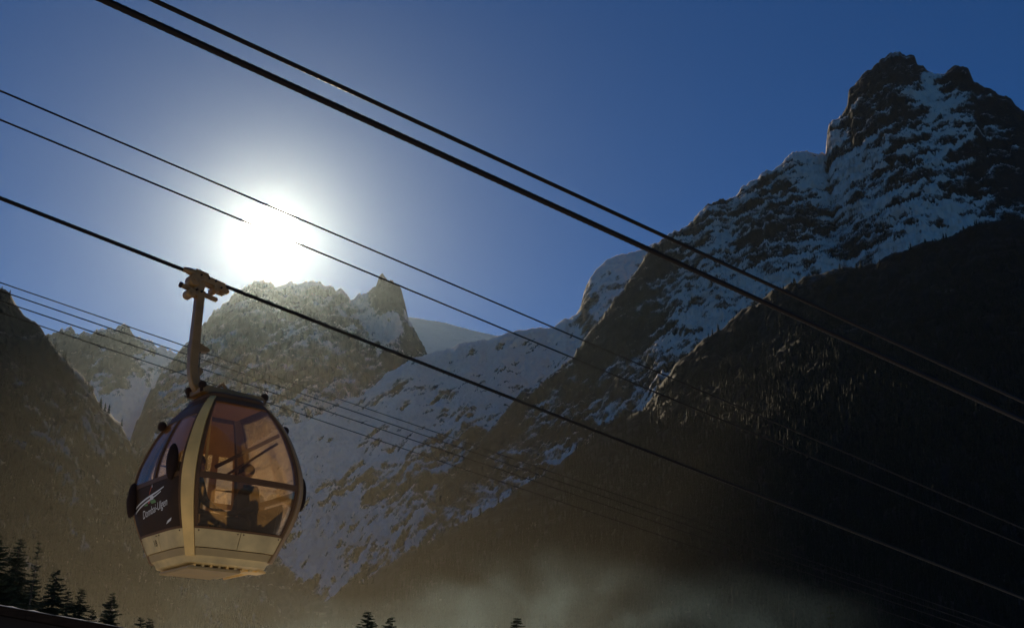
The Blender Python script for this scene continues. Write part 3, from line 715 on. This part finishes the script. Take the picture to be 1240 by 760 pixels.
# grip, tilted with the rope
SL = math.atan(S_MAIN)
GC = Vector((-0.47, 0, 3.66))
grip = empty('grip', GC, 0, gon); grip.rotation_euler = (0, SL, 0)
b = bmesh.new(); bm_box(b, (0.03, 0, 0.03), (0.50, 0.13, 0.13)); bevel(b, 0.025, 2); part('grip_body', b, 'grip', grip)
b = bmesh.new(); bm_box(b, (-0.10, 0, 0.10), (0.22, 0.11, 0.06)); bevel(b, 0.02, 2); part('jaw', b, 'grip', grip)
b = bmesh.new(); bm_tube(b, [(-0.36, 0, 0.065), (-0.28, 0, 0.065), (-0.14, 0, 0.065)], [0.027, 0.045, 0.06], 12); part('rope_guide', b, 'grip', grip)
b = bmesh.new(); bm_box(b, (0.22, 0, 0.0), (0.16, 0.12, 0.14)); bevel(b, 0.03, 2); part('spring_housing', b, 'grip', grip)
def wheel(x, z, r, y0=-0.09, y1=0.09, nm='roller'):
    b = bmesh.new(); bm_tube(b, [(x, y0, z), (x, y0 + 0.02, z), (x, y1 - 0.02, z), (x, y1, z)], [r * 0.86, r, r, r * 0.86], 20); bm_tube(b, [(x, y0 - 0.015, z), (x, y1 + 0.015, z)], r * 0.35, 10)
    part(nm, b, 'grip', grip)
wheel(-0.19, -0.045, 0.085); wheel(0.13, -0.05, 0.05); wheel(-0.20, -0.235, 0.06)
b = bmesh.new(); bm_box(b, (-0.07, 0, -0.16), (0.56, 0.06, 0.055)); bevel(b, 0.012, 2); part('guide_rail', b, 'grip', grip)
b = bmesh.new(); bm_tube(b, [(-0.36, 0, -0.16), (-0.33, 0, -0.16)], 0.037, 12); part('rail_end', b, 'rubber', grip)
b = bmesh.new(); bm_box(b, (-0.10, 0, -0.12), (0.17, 0.10, 0.26)); bevel(b, 0.02, 2); part('grip_neck', b, 'grip', grip)
for (x, z) in ((-0.12, 0.055), (0.0, 0.055), (0.10, 0.055), (0.20, 0.0), (-0.06, -0.16), (-0.13, -0.16)):
    b = bmesh.new(); bm_tube(b, [(x, -0.082, z), (x, 0.082, z)], 0.014, 6); part('bolt', b, 'rope', grip, False)
b = bmesh.new(); bm_box(b, (0.30, 0, 0.01), (0.09, 0.07, 0.07)); bevel(b, 0.015, 2); part('lever', b, 'grip', grip)
# corner bumpers
for ph, h in ((180 + 31, 1.16), (180 - 31, 0.86), (-31, 1.0), (31, 0.95)):
    b = bmesh.new()
    p = surf(ph, h, 0.03); bm_ball(b, (0, 0, 0), (0.07, 0.085, 0.215), 18)
    o = part('bumper', b, 'rubber'); o.location = p
# benches
for sx in (-1, 1):
    bench = empty('bench', (sx * 0.47, 0, 0.16), 0 if sx > 0 else math.pi, gon)
    b = bmesh.new(); bm_box(b, (-0.08, 0, 0.27), (0.40, 1.10, 0.07)); bevel(b, 0.03, 3); part('seat', b, 'seat', bench)
    b = bmesh.new(); bm_box(b, (0.17, 0, 0.49), (0.07, 1.10, 0.40), Matrix.Rotation(R_(10), 3, 'Y')); bevel(b, 0.03, 3); part('backrest', b, 'seat', bench)
    b = bmesh.new(); bm_box(b, (0.02, 0, 0.115), (0.06, 0.9, 0.23)); part('seat_support', b, 'frame', bench, False)
# grab poles and the ski rail leaning inside
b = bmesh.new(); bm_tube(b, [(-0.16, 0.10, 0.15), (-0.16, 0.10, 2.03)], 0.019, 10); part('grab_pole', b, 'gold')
for k, (p, q, r) in enumerate((((0.05, 0.25, 1.36), (0.62, -0.40, 1.74), 0.026), ((0.05, 0.05, 1.18), (0.66, -0.30, 1.66), 0.017))):
    b = bmesh.new(); bm_tube(b, [p, q], r, 8); part('handrail', b, 'frame')

# main rope passes through the grip jaw
rot = Matrix.Rotation(GYAW, 3, 'Z')
GP = G0 + rot @ Matrix.Diagonal((GX, GX, GS)) @ (GC + Matrix.Rotation(SL, 3, 'Y') @ Vector((0, 0, 0.065)))
rope('thick steel haul cable gripped by the gondola', (0, 235), (1240, 720), 0, 0.024, through=GP, s_fixed=S_MAIN)
rope('thickest cable, stranded, in the pair above the gondola line', (125, 0), (1240, 510), 8.3, 0.0265)
rope('smooth slimmer cable running just above the thickest stranded one', (185, 0), (1240, 487), 8.9, 0.0205, amp=0.04)
rope('upper thin cable of the pair passing beside the sun', (0, 110), (1240, 640), 20.0, 0.0185, 'thin cables beside the sun', fine=False)
rope('lower thin cable of the pair passing beside the sun', (0, 145), (1240, 660), 20.0, 0.0185, 'thin cables beside the sun', fine=False)
for a, b_, r, w_ in (((0, 342), (1190, 750), .0125, 'topmost'), ((0, 352), (1190, 757), .0135, 'second highest'), ((0, 364), (1190, 765), .0135, 'second lowest'), ((0, 378), (1150, 766), .0125, 'lowest')):
    rope(w_ + ' thin wire of the bundle passing behind the gondola hanger', a, b_, 24.0, r, 'thin wires behind the hanger', fine=False)

# ------------------------------------------------------------------ passengers
def person(name, label, loc, rz, lean=0.0, hat=True, scale=1.0):
    root = empty(name, (0, 0, 0), 0)
    J = {}; E = []; Rr = []; names = []
    V = []
    def v(n, p, r):
        names.append(n); V.append(p); Rr.append(r); J[n] = len(V) - 1
    def e(a, b): E.append((J[a], J[b]))
    v('pelvis', (0, 0, 0.52), 0.135)
    v('belly', (-0.03, 0, 0.68), 0.13); e('pelvis', 'belly')
    v('chest', (-0.03 + lean * .4, 0, 0.88), 0.145); e('belly', 'chest')
    v('neck0', (-0.01 + lean * .7, 0, 1.02), 0.075); e('chest', 'neck0')
    v('neck', (0.0 + lean * .9, 0, 1.08), 0.055); e('neck0', 'neck')
    v('jaw', (0.03 + lean, 0, 1.145), 0.068); e('neck', 'jaw')
    v('head', (0.025 + lean, 0, 1.225), 0.085); e('jaw', 'head')
    v('crown', (0.015 + lean, 0, 1.29), 0.060); e('head', 'crown')
    v('nose', (0.125 + lean, 0, 1.185), 0.014); e('jaw', 'nose')
    for s, k in ((1, 'l'), (-1, 'r')):
        v(k + 'ear', (0.02 + lean, s * 0.095, 1.19), 0.016); e('head', k + 'ear')
        v(k + 'sh', (-0.02 + lean * .5, s * 0.19, 0.955), 0.075); e('chest', k + 'sh')
        v(k + 'el', (0.06, s * 0.245, 0.70), 0.058); e(k + 'sh', k + 'el')
        v(k + 'wr', (0.28, s * 0.16, 0.62), 0.036); e(k + 'el', k + 'wr')
        v(k + 'pa', (0.36, s * 0.13, 0.615), 0.036); e(k + 'wr', k + 'pa')
        for q in range(4):
            y = s * (0.13 + (q - 1.5) * 0.021); ln = (0.06, 0.072, 0.068, 0.052)[q]
            v(f'{k}f{q}a', (0.40, y, 0.612), 0.0095); e(k + 'pa', f'{k}f{q}a')
            v(f'{k}f{q}b', (0.40 + ln * .6, y, 0.60), 0.009); e(f'{k}f{q}a', f'{k}f{q}b')
            v(f'{k}f{q}c', (0.40 + ln, y, 0.575), 0.008); e(f'{k}f{q}b', f'{k}f{q}c')
        v(k + 'ta', (0.35, s * 0.085, 0.61), 0.011); e(k + 'pa', k + 'ta'); v(k + 'tb', (0.385, s * 0.07, 0.60), 0.010); e(k + 'ta', k + 'tb')
        v(k + 'hip', (0.04, s * 0.095, 0.50), 0.10); e('pelvis', k + 'hip')
        v(k + 'kn', (0.40, s * 0.12, 0.52), 0.068); e(k + 'hip', k + 'kn')
        v(k + 'ca', (0.41, s * 0.12, 0.34), 0.058); e(k + 'kn', k + 'ca')
        v(k + 'an', (0.40, s * 0.12, 0.09), 0.042); e(k + 'ca', k + 'an')
        v(k + 'to', (0.54, s * 0.13, 0.045), 0.038); e(k + 'an', k + 'to')
    me = bpy.data.meshes.new('body'); me.from_pydata(V, E, []); me.update()
    o = bpy.data.objects.new('body', me); col.objects.link(o); o.parent = root
    m = o.modifiers.new('skin', 'SKIN'); m.use_smooth_shade = True
    if not me.skin_vertices:
        bm = bmesh.new(); bm.from_mesh(me); bm.verts.layers.skin.verify(); bm.to_mesh(me); bm.free()
    for i, sv in enumerate(me.skin_vertices[0].data):
        sv.radius = (Rr[i], Rr[i]); sv.use_root = (i == 0)
    sb = o.modifiers.new('sub', 'SUBSURF'); sb.levels = 1; sb.render_levels = 2
    # clothing below the neck, skin above
    cm = bpy.data.materials.get('clothed_skin')
    if cm is None:
        cm = bpy.data.materials.new('clothed_skin'); cm.use_nodes = True; t = cm.node_tree; bs = t.nodes['Principled BSDF']
        c = t.nodes.new('ShaderNodeTexCoord'); sx = t.nodes.new('ShaderNodeSeparateXYZ'); mr = t.nodes.new('ShaderNodeMapRange')
        mr.inputs['From Min'].default_value = 1.045; mr.inputs['From Max'].default_value = 1.055
        t.links.new(c.outputs['Object'], sx.inputs[0]); t.links.new(sx.outputs['Z'], mr.inputs['Value'])
        mx = t.nodes.new('ShaderNodeMix'); mx.data_type = 'RGBA'; mx.inputs[6].default_value = (0.03, 0.026, 0.026, 1); mx.inputs[7].default_value = (0.40, 0.22, 0.14, 1)
        t.links.new(mr.outputs[0], mx.inputs[0]); t.links.new(mx.outputs[2], bs.inputs['Base Color']); bs.inputs['Roughness'].default_value = 0.75
    me.materials.append(cm)
    # hat / hair cap
    b = bmesh.new(); bm_ball(b, (0.008 + lean, 0, 1.255), (0.112, 0.102, 0.095), 18)
    bmesh.ops.delete(b, geom=[q for q in b.verts if q.co.z < 1.215 and q.co.x > -0.02 + lean], context='VERTS')
    obj('hat' if hat else 'hair', b, M['hair'], root, True)
    for s in (1, -1):
        b = bmesh.new(); bm_ball(b, (0.104 + lean, s * 0.033, 1.207), 0.012, 8); obj('eye', b, M['dark'], root, True)
    root.location = G0 + rot @ Matrix.Diagonal((GX, GX, GS)) @ Vector(loc); root.rotation_euler = (0, 0, GYAW + rz); root.scale = (scale * GX,) * 3
    tag(root, label, 'person', 'gondola passengers')
    return root
person('person', 'seated passenger in dark coat and hat leaning forward on the right bench', (0.44, -0.02, 0.155), math.pi, 0.05, True, 0.99)
person('person', 'seated passenger in dark coat behind the mullion of the advert end', (-0.42, 0.34, 0.155), 0, 0.0, True, 0.97)
person('person', 'seated passenger in dark coat next to the corner bumper of the advert end', (-0.42, -0.14, 0.155), 0, 0.02, False, 0.98)

# ------------------------------------------------------------------ fir trees
def fir_meshes(seed, H, rb, whorls, top_bare=0.0, sparse=1.0, droop=0.35):
    rng = random.Random(seed)
    t = bmesh.new(); bm_tube(t, [(0, 0, -0.5), (0.05, 0, H * .3), (0.02, 0.04, H * .65), (0, 0, H * 0.985)], [rb * .085 + .06, rb * .07, rb * .04, 0.015], 9)
    V = []; Fc = []
    def quad(a, b, c):
        k = len(V); V.extend((a, b, c)); Fc.append((k, k + 1, k + 2))
    up = Vector((0, 0, 1))
    for w in range(whorls):
        f = (w + rng.random() * 0.6) / whorls              # 0 bottom .. 1 top
        z = H * (0.12 + 0.87 * f); 
        r = rb * (1 - f) ** 0.75 * rng.uniform(0.74, 1.1) + 0.16
        if f < 0.12: r *= 0.8
        n = max(4, int((6 + 5 * (1 - f)) * sparse))
        a0 = rng.random() * 6.28
        for k in range(n):
            if rng.random() < 0.08: continue
            a = a0 + 6.283 * k / n + rng.uniform(-.25, .25); L_ = r * rng.uniform(0.7, 1.12)
            d = Vector((math.cos(a), math.sin(a), 0)); side = Vector((-d.y, d.x, 0))
            m = max(4, int(L_ / 0.14)); prev = None
            zz = z + rng.uniform(-.12, .12)
            tilt = 0.25 if f > .85 else 0.0
            for i in range(m + 1):
                s = i / m
                p = Vector((0, 0, zz)) + d * (L_ * s) + up * (L_ * (-droop * s + 0.18 * s * s + tilt * s))
                if prev is not None:
                    quad(prev + side * .015, p + side * .01, prev - side * .015 + up * .01)
                    tl = (0.34 * L_ * (1 - s * 0.6) + 0.14) * rng.uniform(.6, 1.15)
                    for sg in (1, -1):
                        for rep in range(3):
                            q = prev.lerp(p, rng.random()); dirn = (d * rng.uniform(.5, 1.0) + side * sg * rng.uniform(.6, 1.0) + up * rng.uniform(-.45, .05)).normalized()
                            wd = tl * rng.uniform(.24, .4)
                            quad(q - d * wd * .5, q + d * wd * .5, q + dirn * tl)
                            quad(q + up * wd * .25, q + dirn * tl * .55 - up * wd * .75, q + dirn * tl * .95)
                    q = prev.lerp(p, .5); quad(q - d * .06, q + d * .08, q - up * tl * .55 + d * .04)
                prev = p
    tm = bpy.data.meshes.new('trunk'); t.to_mesh(tm); t.free(); tm.materials.append(M['bark'])
    cm = pydata('crown', V, Fc); cm.materials.append(M['needles'])
    return tm, cm
FIR = [fir_meshes(1, 20.0, 4.6, 58), fir_meshes(2, 20.0, 4.2, 56, droop=.42), fir_meshes(3, 20.0, 5.0, 60, droop=.3)]
SNAG = fir_meshes(4, 20.0, 1.5, 34, sparse=0.55, droop=.3)
def fir(px, py, D, kind, label, wide=1.0, lean=0.0, rz=0.0, snag=False):
    top = at(px, py, D); gz = gh(top.x, top.y); H = top.z - gz
    root = empty('fir_tree', (top.x, top.y, gz), rz); s = H / 20.0
    root.scale = (s * wide, s * wide, s)
    root.rotation_euler = (0, lean, rz)
    tm, cm = SNAG if snag else FIR[kind]
    for nm, me in (('trunk', tm), ('crown', cm)):
        o = bpy.data.objects.new(nm, me); col.objects.link(o); o.parent = root
    tag(root, label, 'tree', 'fir trees on the valley slope')
fir(-5, 640, 62, 2, 'broad black fir rising above the lodge roof edge', 1.25)
fir(26, 648, 120, 1, 'hazy narrow fir standing behind the broad black one', 1.0, rz=1.0)
fir(49, 648, 105, 0, 'gaunt thin topped fir with sparse needles beside the hazy fir', 0.9, rz=2.0, snag=True)
fir(43, 690, 118, 0, 'fir with full lower branches behind the gaunt fir', 1.0, rz=3.0)
fir(70, 687, 88, 0, 'bushy dark fir, tallest of the three stepping down the lodge roof', 1.12, rz=0.5)
fir(84, 712, 96, 1, 'small dark fir tucked against the bushy one', 0.95, rz=4.0)
fir(100, 709, 88, 1, 'dark fir in the middle of the three stepping down the lodge roof', 1.05, rz=1.7)
fir(113, 735, 97, 0, 'low fir filling the gap beside the middle roof fir', 0.9, rz=5.2)
fir(137, 715, 84, 2, 'evenly pointed fir standing alone past the lodge roof', 0.95, rz=2.6)
fir(171, 744, 90, 0, 'fir tip with a double crown below the gondola floor', 1.0, rz=3.3)
fir(182, 746, 92, 2, 'fir tip leaning on the double crowned one below the gondola', 1.0, rz=0.2)
fir(446, 737, 74, 2, 'rounded fir tip, larger of the pair under the snowfield', 1.25, rz=4.4)
fir(473, 744, 77, 0, 'smaller fir tip of the pair under the snowfield', 1.2, rz=1.2)
fir(626, 743, 76, 1, 'lone fir tip in the pale smoke under the snowfield', 1.25, rz=2.2)
fir(1009, 724, 88, 0, 'bare leaning dead tree top under the cables', 0.9, lean=-0.04, rz=0.8, snag=True)

# ------------------------------------------------------------------ lodge whose roof edge cuts the lower left corner
def lodge():
    # the verge board runs away from the camera's left; everything below it is out of frame
    A = at(-60, 722, 26.0); B = at(200, 769, 27.5)
    d = (B - A); base = Vector(((A.x + B.x) / 2, (A.y + B.y) / 2, 0)); base.z = gh(base.x, base.y) - 0.2
    root = empty('lodge', base); tag(root, 'dark lodge with a snow edged sloping roof under the fir trees', 'building')
    def local(p): return p - base
    t = d.normalized(); away = Vector((-t.y, t.x, 0)).normalized()
    if away.y < 0: away = -away
    A0 = A - t * 7.0; B0 = B + t * 2.5
    def prism(name, p, q, up0, up1, dep0, dep1, m, parent=root, div=1, gap=0.0):
        b = bmesh.new()
        pr = []
        for e in (p, q):
            pr.append([b.verts.new(local(e + Vector((0, 0, u)) + away * dd)) for (u, dd) in ((up0, dep0), (up1, dep0), (up1, dep1), (up0, dep1))])
        for k in range(4): b.faces.new((pr[0][k], pr[0][(k + 1) % 4], pr[1][(k + 1) % 4], pr[1][k]))
        b.faces.new(pr[0]); b.faces.new(pr[1][::-1])
        return part(name, b, m, parent, False)
    roof_ = prism('roof', A0, B0, -0.12, 0.0, 0.0, 6.0, 'wood')
    sn = None
    # uneven snow lying on the roof
    b = bmesh.new(); n = 90; rg = []
    rr = random.Random(3)
    for i in range(n + 1):
        p = A0.lerp(B0, i / n); h = 0.012 + 0.028 * rr.random() ** 2; o_ = -0.04 - 0.012 * rr.random()
        rg.append([b.verts.new(local(p + Vector((0, 0, u)) + away * dd)) for (u, dd) in ((0.004, o_ + .03), (h * .6, o_), (h, o_ + .06), (0.06, 0.8), (0.10, 6.0), (0.004, 6.0))])
    for r0, r1 in zip(rg, rg[1:]):
        for k in range(5): b.faces.new((r0[k], r0[k + 1], r1[k + 1], r1[k]))
    part('roof_snow', b, 'snow', roof_, True)
    f0 = 0
    nb = 5; 
    for i in range(nb):
        p = A0.lerp(B0, i / nb + 0.0006); q = A0.lerp(B0, (i + 1) / nb - 0.0006)
        prism('fascia_board', p, q, -0.20, -0.004, -0.035, -0.003, 'wood', roof_)
    for i in range(14):
        dd = 0.02 + i * 0.07
        prism('soffit_board', A0, B0, -0.145, -0.123, dd, dd + 0.064, 'wood', roof_)
    # walls
    h = A0.z - base.z
    b = bmesh.new()
    P0, P1 = A0 + away * 1.0 + t * 0.4, B0 + away * 1.0 - t * 0.4
    P2, P3 = B0 + away * 5.6 - t * 0.4, A0 + away * 5.6 + t * 0.4
    lo = [b.verts.new(Vector((p.x - base.x, p.y - base.y, -0.6 + min(0, gh(p.x, p.y) - base.z)))) for p in (P0, P1, P2, P3)]
    hi = [b.verts.new(local(p + Vector((0, 0, -0.15)))) for p in (P0, P1, P2, P3)]
    for k in range(4): b.faces.new((lo[k], lo[(k + 1) % 4], hi[(k + 1) % 4], hi[k]))
    b.faces.new(hi)
    part('wall', b, 'wall', root, False)
lodge()

# ------------------------------------------------------------------ air: thin haze over everything, a mist layer in the valley
def volume_mat(name, parts_):
    m = bpy.data.materials.new(name); m.use_nodes = True; t = m.node_tree; t.nodes.clear()
    out = t.nodes.new('ShaderNodeOutputMaterial'); prev = None
    for (colr, dens, g) in parts_:
        v = t.nodes.new('ShaderNodeVolumePrincipled'); v.inputs['Color'].default_value = (*colr, 1); v.inputs['Density'].default_value = dens; v.inputs['Anisotropy'].default_value = g
        if prev is None: prev = v
        else:
            a = t.nodes.new('ShaderNodeAddShader'); t.links.new(prev.outputs[0], a.inputs[0]); t.links.new(v.outputs[0], a.inputs[1]); prev = a
    t.links.new(prev.outputs[0], out.inputs['Volume'])
    return m
def box_obj(name, lo, hi, m):
    b = bmesh.new(); c = [(lo[i] + hi[i]) / 2 for i in range(3)]; s = [hi[i] - lo[i] for i in range(3)]
    bm_box(b, c, s); return obj(name, b, m)
hz = box_obj('haze', (-15000, -15000, -420), (15000, 15000, 2700), volume_mat('haze', [((0.78, 0.93, 1.0), 2.0e-6, 0.945), ((0.62, 0.84, 1.0), 2.8e-6, 0.83), ((0.70, 0.85, 1.0), 4.0e-6, 0.3)]))
tag(hz, 'thin bright haze filling the valley air', kind='stuff')
ms = box_obj('mist', (-900, 112, -118), (30, 640, 42), volume_mat('mist', [((1.0, 0.92, 0.72), 2.5e-4, 0.92)]))
tag(ms, 'low sunlit mist lying over the valley floor', kind='stuff')

def smoke(label, px, py, D, size, dens, seed):
    b = bmesh.new(); bmesh.ops.create_icosphere(b, subdivisions=3, radius=1.0)
    m = bpy.data.materials.new('smoke'); m.use_nodes = True; t = m.node_tree; t.nodes.clear(); N = t.nodes.new; K = t.links.new
    out = N('ShaderNodeOutputMaterial'); v = N('ShaderNodeVolumePrincipled'); v.inputs['Color'].default_value = (0.60, 0.86, 1.0, 1); v.inputs['Anisotropy'].default_value = 0.6
    c = N('ShaderNodeTexCoord'); ln = N('ShaderNodeVectorMath'); ln.operation = 'LENGTH'; K(c.outputs['Object'], ln.inputs[0])
    mp = N('ShaderNodeMapping'); mp.inputs['Location'].default_value = (seed, 0, 0); mp.inputs['Scale'].default_value = (1.6, 1.2, 1.0); K(c.outputs['Object'], mp.inputs[0])
    n = N('ShaderNodeTexNoise'); n.inputs['Scale'].default_value = 1.3; n.inputs['Detail'].default_value = 4; n.inputs['Distortion'].default_value = 0.8; K(mp.outputs[0], n.inputs['Vector'])
    r1 = N('ShaderNodeMapRange'); r1.interpolation_type = 'SMOOTHSTEP'; r1.inputs['From Min'].default_value = 1.0; r1.inputs['From Max'].default_value = 0.15; K(ln.outputs['Value'], r1.inputs['Value'])
    r2 = N('ShaderNodeMapRange'); r2.inputs['From Min'].default_value = 0.42; r2.inputs['From Max'].default_value = 0.72; r2.inputs['To Max'].default_value = dens; K(n.outputs['Fac'], r2.inputs['Value'])
    mu = N('ShaderNodeMath'); mu.operation = 'MULTIPLY'; K(r1.outputs[0], mu.inputs[0]); K(r2.outputs[0], mu.inputs[1]); K(mu.outputs[0], v.inputs['Density']); K(v.outputs[0], out.inputs['Volume'])
    o = obj('smoke', b, m); o.location = at(px, py, D); o.scale = size
    tag(o, label, kind='stuff')
smoke('pale smoke drifting up behind the lone fir tip', 650, 738, 210, (34, 22, 15), 0.010, 0.0)
smoke('thin smoke drifting between the pair of fir tips and the lone one', 500, 765, 200, (40, 22, 12), 0.006, 5.0)
smoke('faint smoke drifting low under the right hand cables', 860, 765, 230, (46, 24, 16), 0.004, 9.0)
smoke('warm mist bank lying below the gondola', 300, 770, 190, (46, 24, 13), 0.003, 13.0)
